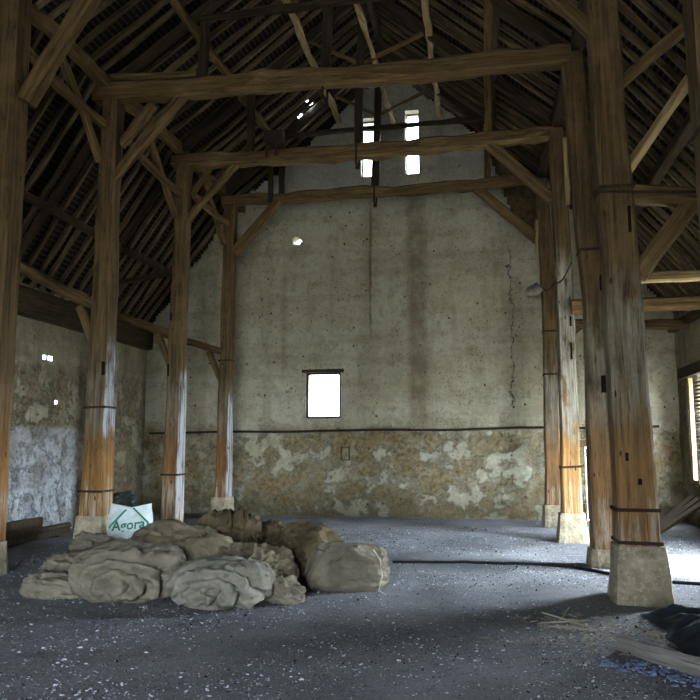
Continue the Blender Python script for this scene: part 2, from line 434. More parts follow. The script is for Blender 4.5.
# windows and doors ---------------------------------------------------------
def frame_bm(x0, x1, z0, z1, w, y0, y1):
    bm = bmesh.new()
    box_bm((x0, y0, z0), (x0 + w, y1, z1), bm); box_bm((x1 - w, y0, z0), (x1, y1, z1), bm)
    box_bm((x0 + w, y0, z0), (x1 - w, y1, z0 + w), bm); box_bm((x0 + w, y0, z1 - w), (x1 - w, y1, z1), bm)
    return bm
w1 = obj('window_1', frame_bm(WIN[0], WIN[1], WIN[2], WIN[3], .045, YW + .05, YW + .13), M['wood_dark']); tag(w1, kind='structure')
obj('window_pane', box_bm((WIN[0] + .045, YW + .085, WIN[2] + .045), (WIN[1] - .045, YW + .09, WIN[3] - .045)), M['glass'], w1)
obj('window_lintel', box_bm((WIN[0] - .08, YW - .03, WIN[3]), (WIN[1] + .08, YW + .2, WIN[3] + .07), jit=.01), M['wood_dark'], w1)
for n, s in ((2, SL1), (3, SL2)):
    w = obj('window_%d' % n, frame_bm(s[0], s[1], s[2], s[3], .022, YW + .2, YW + .25), M['wood_dark']); tag(w, kind='structure')
    obj('glazing_bar', box_bm((s[0] + .02, YW + .215, 8.20), (s[1] - .02, YW + .235, 8.215)), M['wood_dark'], w)
    obj('window_pane', box_bm((s[0] + .022, YW + .222, s[2] + .022), (s[1] - .022, YW + .226, s[3] - .022)), M['glass'], w)
# far door: dark leaf standing a little open, daylight round its edges
d1 = obj('door_1', box_bm((DOOR[0] + .012, YW + .015, .03), (DOOR[1] - .01, YW + .055, DOOR[3] - .025), bev=.003), M['wood_dark']); tag(d1, kind='structure')
obj('door_lintel', box_bm((DOOR[0] - .15, YW - .04, DOOR[3]), (DOOR[1] + .15, YW + .3, DOOR[3] + .14), jit=.01), M['wood'], d1)
for zz in (.3, 1.15): obj('door_ledge', box_bm((DOOR[0] + .08, YW - .012, zz), (DOOR[1] - .05, YW + .015, zz + .1)), M['wood_dark'], d1)
# right window with slatted shutter
bm = bmesh.new(); box_bm((WR + .02, WR2[0], WR2[2]), (WR + .12, WR2[0] + .07, WR2[3]), bm); box_bm((WR + .02, WR2[1] - .05, WR2[2]), (WR + .1, WR2[1], WR2[3]), bm)
box_bm((WR + .02, WR2[0] + .07, WR2[2]), (WR + .12, WR2[1] - .05, WR2[2] + .06), bm)
w4 = obj('window_4', bm, M['wood_pale_lit']); tag(w4, kind='structure')
obj('window_lintel', box_bm((WR - .10, WR2[0] - .3, WR2[3]), (WR + .3, WR2[1] + .25, WR2[3] + .20), jit=.015), M['wood_dark'], w4)
obj('window_pane', box_bm((WR + .06, WR2[0] + .07, WR2[2] + .06), (WR + .065, WR2[1] - .05, WR2[3])), M['glass'], w4)
bm = bmesh.new(); 
for k in range(26):
    z = WR2[2] + .08 + k * .071
    q = [bm.verts.new(p) for p in ((WR - .04, WR2[0], z), (WR + .02, WR2[0], z + .04), (WR + .02, WR2[1] - .62, z + .04), (WR - .04, WR2[1] - .62, z))]
    q2 = [bm.verts.new(v.co + Vector((0, 0, .012))) for v in q]
    bm.faces.new(q); bm.faces.new(q2[::-1])
    for i in range(4): bm.faces.new((q[i], q2[i], q2[(i + 1) % 4], q[(i + 1) % 4]))
obj('shutter', bm, M['wood_dark'], w4)
obj('shutter_stile', box_bm((WR - .045, WR2[1] - .62, WR2[2]), (WR + .03, WR2[1] - .57, WR2[3])), M['wood_dark'], w4)

# ------------------------------------------------------------------ roof: laid tiles, battens, rafters
HOLES = [('L', -3.75, 14.75), ('L', -3.55, 14.95), ('L', -3.85, 15.1), ('R', .72, 14.0), ('L', -2.55, 12.0)]
def slope(name, a, b, seed, skew=0):
    a = Vector((a[0], 0, a[1])); b = Vector((b[0], 0, b[1])); d = b - a; L = d.length; d.normalize(); a0 = a.copy()
    def sh(v):
        if not skew: return v
        q = (Vector((v[0], 0, v[2])) - a0).dot(d) / L
        w = (1 - q) if skew == 1 else q
        kx, kz = kl(v[1]); return Vector((v[0] + w * (kx - KL[0]), v[1], v[2] + w * (kz - KL[1])))
    n = Vector((-d.z, 0, d.x));  n = n if n.z > 0 else -n
    bm = bmesh.new(); pitch = .15; tw = .22
    nr = int(L / pitch); pitch = L / nr
    ncol = int((YW + .75 - YB) / tw)
    rr = random.Random(seed)
    for r in range(nr):
        for c in range(ncol):
            y0 = YB - .1 + c * tw; y1 = y0 + tw
            lo = a + d * (r * pitch - .03); hi = a + d * ((r + 1) * pitch + .06)
            m = a + d * ((r + .5) * pitch)
            skip = False
            if y0 > 8:
                for (s, hx, hy) in HOLES:
                    if abs(m.x - hx) < pitch * .30 and y0 <= hy < y1: skip = True
            if skip: continue
            lo = a + d * (r * pitch); hi = a + d * ((r + 1) * pitch + (.16 if r == nr - 1 else 0))
            p = [lo + n * .075, lo + n * .075, hi + n * .045, hi + n * .045]
            v = [bm.verts.new((p[0].x, y0, p[0].z)), bm.verts.new((p[1].x, y1, p[1].z)), bm.verts.new((p[2].x, y1, p[2].z)), bm.verts.new((p[3].x, y0, p[3].z))]
            bm.faces.new(v)
            if r: 
                q = [bm.verts.new((lo.x + n.x * .045, y0, lo.z + n.z * .045)), bm.verts.new((lo.x + n.x * .045, y1, lo.z + n.z * .045))]
                bm.faces.new((q[0], q[1], v[1], v[0]))
    for v in bm.verts: v.co = sh(v.co)
    me = bpy.data.meshes.new(name); bm.to_mesh(me); bm.free(); me.materials.append(M['tile'])
    roof = link(bpy.data.objects.new(name, me)); tag(roof, kind='structure')
    # battens carrying the tiles, one object: too many to count
    bm = bmesh.new(); k = pitch * .62
    s = .05
    while s < L:
        p = a + d * s + n * .022
        q = [bm.verts.new(p + d * x + n * z + Vector((0, YB, 0))) for x, z in ((-.014, -.009), (.014, -.009), (.014, .009), (-.014, .009))]
        q2 = [bm.verts.new(v.co + Vector((0, YW + .4 - YB, 0))) for v in q]
        for i in range(4): bm.faces.new((q[i], q[(i + 1) % 4], q2[(i + 1) % 4], q2[i]))
        bm.faces.new(q[::-1]); bm.faces.new(q2)
        s += k
    for v in bm.verts: v.co = sh(v.co)
    o = obj('tile_battens', bm, M['batten'], roof); o['kind'] = 'stuff'
    # rafters
    y = 4.2
    i = 0
    while y < YW - .1:
        w = rr.uniform(.06, .085)
        jj = rr.uniform(-.05, .05)
        p0 = a + Vector((0, y + jj, 0)) - n * .035; p1 = b + Vector((0, y + jj + rr.uniform(-.05, .05), 0)) - n * .035
        timber('rafter', sh(p0), sh(p1), w, .085, 'rafter', roof, jit=.014, seg=.45)
        y += .33; i += 1
    return roof
slope('ceiling_left', KL, (RX, RZ), 1, 1)
slope('ceiling_right', KR, (RX, RZ), 2)
slope('ceiling_left_aisle', EL, KL, 3, 2)
slope('ceiling_right_aisle', ER, KR, 4)

# ------------------------------------------------------------------ arcade posts
def pt(x, y, z): return Vector((x, y, z))
def stone_base(parent, w0, w1, h, top_slab=True, seed=0):
    """tapering rough pad stone, wide at the floor"""
    bm = bmesh.new(); rings = []; N = 9
    for i in range(N + 1):
        s = i / N; z = -.10 + (h + .10) * s
        w = (w0 + (w1 - w0) * min(1, s * 1.1) ** .85) / 2
        if s > .92: w *= .97
        ring = []
        for q in range(24):
            a = 2 * PI * q / 24 + PI / 4; 
            cx, cy = math.cos(a), math.sin(a); m = (abs(cx) ** 7 + abs(cy) ** 7) ** (-1 / 7)
            # rotate square so faces look along the axes
            r = w * m * (1 + .05 * nz((cx * 2, cy * 2, z * 4), 1, seed) + .025 * nz((cx * 6, cy * 6, z * 11), 1, seed))
            ring.append(bm.verts.new((r * cx, r * cy, z)))
        rings.append(ring)
    for i in range(N):
        for q in range(24): bm.faces.new((rings[i][q], rings[i][(q + 1) % 24], rings[i + 1][(q + 1) % 24], rings[i + 1][q]))
    bm.faces.new(rings[-1]); bm.faces.new(rings[0][::-1])
    return obj('pad_stone', bm, M['stone'], parent)
def strap(parent, z, w, x=0, y=0, hh=.035, mat='iron', tilt=0.0, name='iron_strap'):
    bm = bmesh.new(); a = w / 2 + .012; b = w / 2 - .01
    for (p, q) in (((-a, -a), (a, -b)), ((-a, b), (a, a)), ((-a, -b), (-b, b)), ((b, -b), (a, b))):
        box_bm((p[0], p[1], 0), (q[0], q[1], hh), bm)
    for v in bm.verts: v.co.z += v.co.x * tilt
    # nail heads
    for s in (-.3, .25): box_bm((w * s, -a - .012, hh * .3), (w * s + .02, -a, hh * .8), bm)
    o = obj(name, bm, M[mat], parent); o.location = (x, y, z); return o
def post(Y, base, mid, top, wb, wt, stone, label, mat, straps=(), morts=()):
    """base/mid/top = (x, z) points along the post axis"""
    t = empty('timber_post', (base[0], Y, 0)); tag(t, label, 'post', 'oak arcade posts')
    st = stone_base(t, stone[0], stone[1], stone[2], seed=base[0] * 3 + Y)
    z0 = stone[2] - .01
    SEED[0] += 1.1; sd = SEED[0]
    bm = bmesh.new(); rings = []; ztop = top[1]; n = 34
    def cx(z):
        P = [base, mid, top]
        if z < P[1][1]: a, b = P[0], P[1]
        else: a, b = P[1], P[2]
        return a[0] + (b[0] - a[0]) * (z - a[1]) / (b[1] - a[1]) - base[0]
    for i in range(n + 1):
        z = z0 + (ztop - z0) * i / n; s = i / n
        w = wb + (wt - wb) * min(1, s * 1.3)
        w /= 2
        if z < 2.0: w *= 1 + .06 * (2.0 - z) / 2
        ch = w * .16; ring = []
        ox = cx(z) + .02 * nz((0, 0, z * .8), 1, sd); oy = .02 * nz((3, 0, z * .8), 1, sd)
        for q, (sx, sy) in enumerate(((w - ch, w), (w, w - ch), (w, -w + ch), (w - ch, -w), (-w + ch, -w), (-w, -w + ch), (-w, w - ch), (-w + ch, w))):
            k = 1 + .05 * nz((q // 2 * 3.1, z * 1.4, sd), 1, 1) + .035 * nz((q * 1.7, z * 5, sd), 1, 2)
            ring.append(bm.verts.new((ox + sx * k, oy + sy * k, z)))
        rings.append(ring)
    for i in range(n):
        for q in range(8): bm.faces.new((rings[i][q], rings[i][(q + 1) % 8], rings[i + 1][(q + 1) % 8], rings[i + 1][q]))
    bm.faces.new(rings[0][::-1]); bm.faces.new(rings[-1])
    obj('shaft', bm, mat, t)
    for (z, tl) in straps: strap(t, z, (wb + (wt - wb) * min(1, z / ztop * 1.3)) * (1.07 if z < 1.2 else 1.02), cx(z), 0, tilt=tl)
    for (mx, mz, mw, mh) in morts:      # empty mortices: the shade inside each is put in as a dark slab
        wz = (wb + (wt - wb) * min(1, mz / ztop * 1.3)) * 1.0
        m = obj('mortice', box_bm((-mw / 2, -.02, -mh / 2), (mw / 2, .0, mh / 2), jit=.004), M['hollow'], t)
        m.location = (cx(mz) + mx, -wz / 2 - .002, mz)
    return t
OR = (.46, .20, .045)
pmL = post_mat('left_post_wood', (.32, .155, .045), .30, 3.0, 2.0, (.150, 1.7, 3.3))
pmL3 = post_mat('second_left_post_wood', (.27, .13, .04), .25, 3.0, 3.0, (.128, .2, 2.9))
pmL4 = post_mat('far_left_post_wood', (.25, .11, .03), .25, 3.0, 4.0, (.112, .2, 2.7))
pmR = post_mat('right_post_wood', (.36, .19, .07), .50, 3.5, 5.0)
pmR3 = post_mat('limewashed_post_wood', (.56, .30, .10), 1.1, 4.9, 9.0)
pmA = post_mat('near_left_post_wood', (.33, .15, .04), .15, 2.5, 13.0)
for o_ in ():
    pass
post(YF[1], (-5.98, 0), (-5.96, 4.3), (-6.00, 7.6), .36, .33, (.50, .44, .40), 'oak post cut by the left edge of the photo, nearest on the left side', pmA)
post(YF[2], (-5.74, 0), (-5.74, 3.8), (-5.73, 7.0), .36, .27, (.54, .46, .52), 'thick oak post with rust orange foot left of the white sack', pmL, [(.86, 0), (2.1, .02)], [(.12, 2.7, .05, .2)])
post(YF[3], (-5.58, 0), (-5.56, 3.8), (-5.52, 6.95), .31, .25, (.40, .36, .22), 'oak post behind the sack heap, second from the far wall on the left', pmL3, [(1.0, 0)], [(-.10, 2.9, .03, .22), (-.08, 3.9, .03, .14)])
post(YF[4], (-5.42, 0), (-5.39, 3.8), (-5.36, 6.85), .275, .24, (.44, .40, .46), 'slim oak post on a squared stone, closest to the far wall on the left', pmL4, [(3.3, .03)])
post(YF[1], (1.52, 0), (1.48, 3.1), (1.37, 7.2), .39, .32, (.62, .50, .56), 'big near oak post on a pale tapered stone on the right', pmR, [(.90, 0), (.575, -.02), (4.30, .0)], [(.10, 3.95, .03, .28), (-.08, 1.45, .03, .08), (.03, 1.2, .035, .06)])
post(YF[2] - .15, (1.50, 0), (1.50, 3.5), (1.30, 7.0), .34, .29, (.50, .42, .24), 'leaning oak post half hidden behind the big near right post', pmR, [(4.15, .0)], [(.06, 2.35, .10, .22), (.07, 3.7, .03, .2)])
post(YF[3], (1.37, 0), (1.39, 4.0), (1.33, 7.0), .30, .26, (.54, .42, .45), 'pale limewashed oak post, second from the far wall on the right', pmR3, [(1.18, .06)], [(.06, 3.6, .03, .16), (.06, 3.1, .03, .28)])
post(YF[4], (1.27, 0), (1.32, 4.4), (1.22, 6.9), .28, .26, (.44, .38, .40), 'slender oak post on the right standing closest to the far wall', pmR, [(3.75, 0), (2.9, 0)])
post(YF[0], (1.95, 0), (1.86, 3.0), (1.79, 7.2), .36, .34, (.6, .5, .4), 'oak post cut by the upper right edge of the photo', pmR, [(4.0, .25)])

# ------------------------------------------------------------------ tie beams and trusses
NMF = {2: 'nearest', 3: 'middle', 4: 'farthest'}
for k, (a, b, w, bow) in {2: ((-6.0, 7.14), (1.30, 6.98), .27, (0, -.05)), 3: ((-5.75, 6.93), (1.30, 6.96), .25, (0, -.10)), 4: ((-5.55, 6.83), (1.10, 6.92), .20, (0, -.03))}.items():
    Y = YF[k] - (.02 if k != 2 else .05)
    timber('tie_beam', (a[0], Y, a[1]), (b[0], Y - (.12 if k == 2 else 0), b[1]), w, w * 1.06, 'wood', None,
           {2: 'thick rough tie beam crossing the barn nearest the viewer', 3: 'tie beam crossing in front of the two high window slits', 4: 'thinner tie beam just below the high window slits'}[k], 'beam', jit=.03, bow=bow)
# offcut lying over the left end of the nearest tie
timber('wooden_plate', (-5.75, YF[2] - .05, 7.36), (-4.3, YF[2] - .02, 7.30), .16, .10, 'wood', None, 'short beam resting over the left end of the nearest tie beam', 'beam')
for k in (2, 3, 4):
    Y = YF[k]; n = NMF[k]
    z0 = {2: 7.10, 3: 6.97, 4: 6.88}[k]
    X = {2: -2.26, 3: -2.17, 4: -2.17}[k]
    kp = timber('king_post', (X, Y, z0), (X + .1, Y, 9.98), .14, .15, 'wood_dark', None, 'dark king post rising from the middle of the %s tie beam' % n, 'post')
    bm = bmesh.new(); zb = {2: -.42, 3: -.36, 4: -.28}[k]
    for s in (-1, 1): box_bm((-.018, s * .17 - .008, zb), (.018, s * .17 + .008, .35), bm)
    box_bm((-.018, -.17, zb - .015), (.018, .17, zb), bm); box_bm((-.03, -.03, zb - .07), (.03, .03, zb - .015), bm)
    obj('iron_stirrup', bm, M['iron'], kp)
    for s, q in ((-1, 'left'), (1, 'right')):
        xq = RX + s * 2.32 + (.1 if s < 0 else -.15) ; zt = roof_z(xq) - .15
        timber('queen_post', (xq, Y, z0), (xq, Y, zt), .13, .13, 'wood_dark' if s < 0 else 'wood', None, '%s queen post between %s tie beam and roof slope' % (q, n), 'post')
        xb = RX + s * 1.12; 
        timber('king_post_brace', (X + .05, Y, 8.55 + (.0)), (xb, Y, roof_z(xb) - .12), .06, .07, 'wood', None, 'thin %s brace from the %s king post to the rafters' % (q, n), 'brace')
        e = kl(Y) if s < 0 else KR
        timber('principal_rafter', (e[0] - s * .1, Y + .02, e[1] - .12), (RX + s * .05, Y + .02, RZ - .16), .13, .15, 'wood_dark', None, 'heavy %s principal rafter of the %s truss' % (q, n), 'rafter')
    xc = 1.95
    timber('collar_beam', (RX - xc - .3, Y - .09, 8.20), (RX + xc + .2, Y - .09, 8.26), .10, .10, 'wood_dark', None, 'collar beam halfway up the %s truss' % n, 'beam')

# longitudinal plates and purlins
ya, yb = 5.2, YW + .1
timber('arcade_plate', (kl(ya)[0] + .04, ya, kl(ya)[1] - .14), (kl(yb)[0] + .04, yb, kl(yb)[1] - .14), .17, .19, 'wood', None, 'long plate running over the heads of the left posts', 'beam', jit=.03)
timber('arcade_plate', (1.52, ya, 7.22), (1.24, yb, 7.10), .18, .20, 'wood_dark', None, 'long plate running over the heads of the right posts', 'beam', jit=.03)
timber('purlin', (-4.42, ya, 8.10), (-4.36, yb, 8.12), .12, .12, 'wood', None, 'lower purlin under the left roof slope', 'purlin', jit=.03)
timber('purlin', (-3.15, ya, 8.98), (-3.15, yb, 8.98), .11, .11, 'wood_pale_lit', None, 'upper purlin under the left roof slope', 'purlin', jit=.03)  # yellowish light on this purlin painted in as pale wood
timber('purlin', (-.85, ya, 9.00), (-.85, yb, 9.00), .11, .11, 'wood_pale_lit', None, 'upper purlin under the right roof slope', 'purlin', jit=.03)
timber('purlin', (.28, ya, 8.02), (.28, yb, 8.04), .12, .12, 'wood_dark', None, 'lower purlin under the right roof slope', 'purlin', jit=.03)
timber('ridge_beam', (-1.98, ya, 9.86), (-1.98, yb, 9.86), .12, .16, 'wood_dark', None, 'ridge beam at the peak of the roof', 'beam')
timber('under_ridge_beam', (-1.93, 8.3, 8.62), (-1.86, yb, 8.75), .085, .10, 'wood_pale_lit', None, 'pale light beam linking the king posts below the ridge', 'beam', jit=.03)
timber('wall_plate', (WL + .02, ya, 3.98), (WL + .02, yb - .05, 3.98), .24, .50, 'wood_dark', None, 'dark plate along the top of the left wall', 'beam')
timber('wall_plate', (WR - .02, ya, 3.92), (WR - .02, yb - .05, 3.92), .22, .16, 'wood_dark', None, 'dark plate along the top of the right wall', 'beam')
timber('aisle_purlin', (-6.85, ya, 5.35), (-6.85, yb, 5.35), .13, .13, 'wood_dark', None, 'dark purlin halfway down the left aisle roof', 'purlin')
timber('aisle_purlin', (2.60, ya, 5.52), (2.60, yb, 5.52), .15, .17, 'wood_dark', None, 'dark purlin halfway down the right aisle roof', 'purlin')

# ------------------------------------------------------------------ braces (x, z) in each frame plane
def br(name, Y, p, q, w, lb, mat='wood', cat='brace', th=None, **k):
    return timber(name, (p[0], Y, p[1]), (q[0], Y, q[1]), th or w, w, mat, None, lb, cat, **k)
FR = []
br('knee_brace', YF[1] - .02, (-5.72, 5.95), (-4.55, 7.9), .22, 'broad knee brace rising from the post at the left edge of the photo')
br('knee_brace', YF[2] - .02, (-5.68, 5.70), (-4.55, 6.98), .155, 'knee brace under the left end of the nearest tie beam')
br('knee_brace', YF[2] + .10, (-5.62, 6.30), (-5.10, 6.95), .13, 'short brace tucked behind the knee brace of the thick left post')
br('knee_brace', YF[3] - .02, (-5.45, 5.75), (-4.38, 6.90), .11, 'knee brace under the left end of the middle tie beam')
br('knee_brace', YF[3] + .09, (-5.40, 6.25), (-4.98, 6.88), .08, 'short steep brace beside the post behind the sack heap')
br('knee_brace', YF[4] - .02, (-5.25, 5.66), (-4.28, 6.78), .19, 'knee brace under the left end of the farthest tie beam')
br('knee_brace', YF[4] - .02, (-.10, 6.85), (1.14, 5.64), .18, 'knee brace under the right end of the farthest tie beam')
br('knee_brace', YF[3] - .02, (.12, 6.90), (1.24, 5.74), .18, 'knee brace under the right end of the middle tie beam')
br('knee_brace', YF[1] - .02, (.62, 6.98), (1.32, 6.12), .16, 'knee brace meeting the big near right post at the top of the photo')
# longitudinal braces from the left posts up to the plate, and the curved girts between them
LB = ((1, 'first'), (2, 'second'), (3, 'third'))
timber('plate_brace', (-5.83, YF[2] - .18, 5.95), (-5.90, YF[1] + .85, 7.2), .09, .14, 'wood', None, 'steep curved brace from the thick left post up to the plate', 'brace', bow=(0, .05))
timber('plate_brace', (-5.62, YF[3] - .18, 5.80), (-5.70, YF[2] + 1.0, 7.15), .09, .13, 'wood', None, 'steep brace left of the post behind the sack heap', 'brace')
timber('plate_brace', (-5.45, YF[4] - .16, 5.85), (-5.58, YF[3] + 1.0, 7.05), .09, .13, 'wood', None, 'steep brace left of the farthest left post', 'brace')
timber('girt', (-5.98, YF[1] + .1, 6.9), (-5.80, YF[2] - .15, 6.58), .12, .13, 'wood', None, 'curved girt below the plate, from left edge to the thick left post', 'beam', bow=(0, -.08))
timber('girt', (-5.66, YF[2] + .15, 6.55), (-5.56, YF[3] - .12, 6.25), .10, .12, 'wood', None, 'curved girt between the thick left post and the post behind the sacks', 'beam', bow=(0, -.06))
timber('girt', (-5.48, YF[3] + .15, 6.40), (-5.40, YF[4] - .12, 6.30), .10, .12, 'wood', None, 'curved girt between the two farthest left posts', 'beam', bow=(0, -.05))
# left aisle ties and struts
for Y, x1, z1, z0, w, n in ((YF[2], -5.85, 3.70, 4.35, .17, 'thick left post'), (YF[3], -5.66, 3.62, 4.05, .13, 'post behind the sack heap'), (YF[4], -5.50, 3.55, 3.95, .14, 'farthest left post')):
    br('aisle_tie', Y, (WL + .0, z0 + .35), (x1, z1), w, 'sagging aisle tie from the left wall to the %s' % n, 'wood', 'beam', bow=(0, -.06), jit=.03)
    br('strut', Y - .02, (x1 - .28, z1 - .02), (x1 - .03, z1 - .62), w * .75, 'short strut below the aisle tie of the %s' % n, 'wood', 'strut')
    br('aisle_strut', Y, (x1 - .05, 4.75), (WL + .35, 4.55), .09, 'thin upper tie between the %s and the aisle roof' % n, 'wood_dark', 'beam') if Y == YF[3] else None
for Y, n in ((YF[1], 'left edge post'), (YF[2], 'thick left post'), (YF[3], 'post behind the sack heap')):
    br('aisle_rafter', Y + .12, (WL + .1, 4.2), (-6.0, 6.6), .12, 'heavy slanting timber under the aisle roof behind the %s' % n, 'wood_dark', 'rafter')
# right aisle ties and braces
br('aisle_tie', YF[1], (1.55, 4.27), (WR, 4.0), .20, 'stout aisle tie at the big near right post', 'wood', 'beam')
br('aisle_brace', YF[1] + .02, (1.66, 3.38), (2.22, 4.12), .19, 'diagonal brace below the aisle tie of the big near right post', 'wood', 'brace')
br('iron_rod', YF[1] - .2, (1.2, 4.27), (2.6, 4.17), .02, 'thin iron rod in front of the near right aisle tie', 'iron', 'rod', jit=.004)
br('aisle_tie', YF[2], (1.5, 3.80), (WR, 3.82), .13, 'aisle tie with bright underside behind the big near right post', 'wood_pale_lit', 'beam')  # light bounced onto the underside painted in as pale wood
br('aisle_tie', YF[3] - .3, (1.45, 3.82), (WR, 3.82), .22, 'broad orange aisle tie of the limewashed post', 'wood', 'beam')
br('aisle_tie', YF[4], (1.35, 3.92), (WR, 3.84), .17, 'aisle tie in front of the far wall on the right', 'wood', 'beam')
br('aisle_brace', YF[4], (1.30, 3.15), (1.85, 3.85), .14, 'small curved brace beside the farthest right post', 'wood', 'brace', bow=(0, .06))
timber('wind_brace', (1.80, 9.6, 4.95), (2.62, 8.75, 6.05), .13, .09, 'wood_pale_lit', None, 'pale diagonal wind brace under the right aisle roof, upper half', 'brace')
timber('wind_brace', (1.62, 9.9, 4.75), (1.78, 9.62, 4.95), .12, .09, 'wood_pale_lit', None, 'lower end of the pale wind brace at the big near right post', 'brace') if False else None
timber('aisle_strut', (1.52, 8.3, 5.55), (2.45, 7.9, 6.2), .09, .13, 'wood', None, 'short timber rising right from the big near right post to the roof', 'brace')
timber('plate_brace', (1.34, YF[2] + .3, 6.2), (1.36, YF[2] + .05, 7.0), .07, .12, 'wood_pale_lit', None, 'small pale brace behind the head of the leaning right post', 'brace')  # lit right-hand side of the brace painted in as pale wood
timber('plate_brace', (1.47, YF[3] - .15, 5.6), (1.45, YF[3] - .25, 6.75), .07, .09, 'wood_pale_lit', None, 'pale upright batten on the head of the limewashed post', 'batten')
timber('plate_brace', (1.10, YF[4] - .2, 5.3), (1.12, YF[4] - .2, 6.0), .05, .07, 'wood_pale_lit', None, 'pale batten on the farthest right post below its knee brace', 'batten')

# ------------------------------------------------------------------ rail along the far wall, hatch, chute
bm = tube_bm([(x, YW - .05 + .01 * nz((x, 0, 0), 2), 1.86 + .03 * nz((x, 0, 0), .6) + .010 * (x + 2)) for x in [(-7.6 + i * .3) for i in range(38)]], .028, 6)
tag(obj('wall_rail', bm, M['iron']), 'thin dark rail running along the far wall below the window', 'rail')
hb = obj('wall_hatch', frame_bm(-3.12, -2.92, 1.20, 1.50, .02, YW - .03, YW + .0), M['iron']); tag(hb, 'small dark iron frame on the far wall below the rail', 'frame')
# junction box on the middle tie, with its conduit hanging to the farthest tie
t = empty('junction_box', (-3.70, YF[3] - .22, 7.05)); tag(t, 'dark metal box standing on the middle tie beam', 'box')
obj('case', box_bm((-.18, -.06, .03), (.18, .10, .24), bev=.01), M['iron'], t)
obj('bracket', box_bm((-.16, -.01, -.24), (-.12, .03, .03)), M['iron'], t); obj('bracket', box_bm((.02, -.01, -.24), (.06, .03, .03)), M['iron'], t)
timber('hanging_timber', (-4.42, YF[4] - .2, 6.72), (-4.42, YF[4] - .2, 8.0), .10, .08, 'wood_dark', None, 'dark upright hanging past the farthest tie beam on the left', 'post')
# lamp on the farthest right post, cable to the leaning post
t = empty('wall_lamp', (1.02, YF[4] - .28, 4.55)); tag(t, 'small round lamp hanging beside the farthest right post', 'lamp')
bm = bmesh.new(); prev = None
for i in range(9):
    a = PI / 2 * i / 8; r = .17 * math.cos(a) + .02; z = .10 * math.sin(a)
    ring = [bm.verts.new((r * math.cos(2 * PI * q / 20), r * math.sin(2 * PI * q / 20), z)) for q in range(20)]
    if prev:
        for q in range(20): bm.faces.new((prev[q], prev[(q + 1) % 20], ring[(q + 1) % 20], ring[q]))
    prev = ring
bm.faces.new(prev)
sh = obj('lamp_shade', bm, M['enamel'], t, True); sh.rotation_euler = (math.radians(38), math.radians(-22), 0)
bm = bmesh.new(); bmesh.ops.create_uvsphere(bm, u_segments=16, v_segments=10, radius=.055)
bu = obj('bulb', bm, M['enamel'], t, True); bu.location = (0, -.015, -.01)
obj('bracket', tube_bm([(0, 0, .08), (.02, .05, .16), (.12, .18, .14)], .012), M['iron'], t)
P0 = Vector((1.14, YF[4] - .28, 4.66)); P1 = Vector((1.20, YF[3] - .2, 4.25)); P2 = Vector((1.22, YF[2] - .05, 4.05))
pts = [P0.lerp(P1, i / 8) - Vector((0, 0, .12 * math.sin(PI * i / 8))) for i in range(9)] + [P1.lerp(P2, i / 8) - Vector((0, 0, .10 * math.sin(PI * i / 8))) for i in range(1, 9)]
tag(obj('electric_cable', tube_bm(pts, .012, 6), M['iron']), 'slack cable looping from the small lamp to the leaning right post', 'cable')

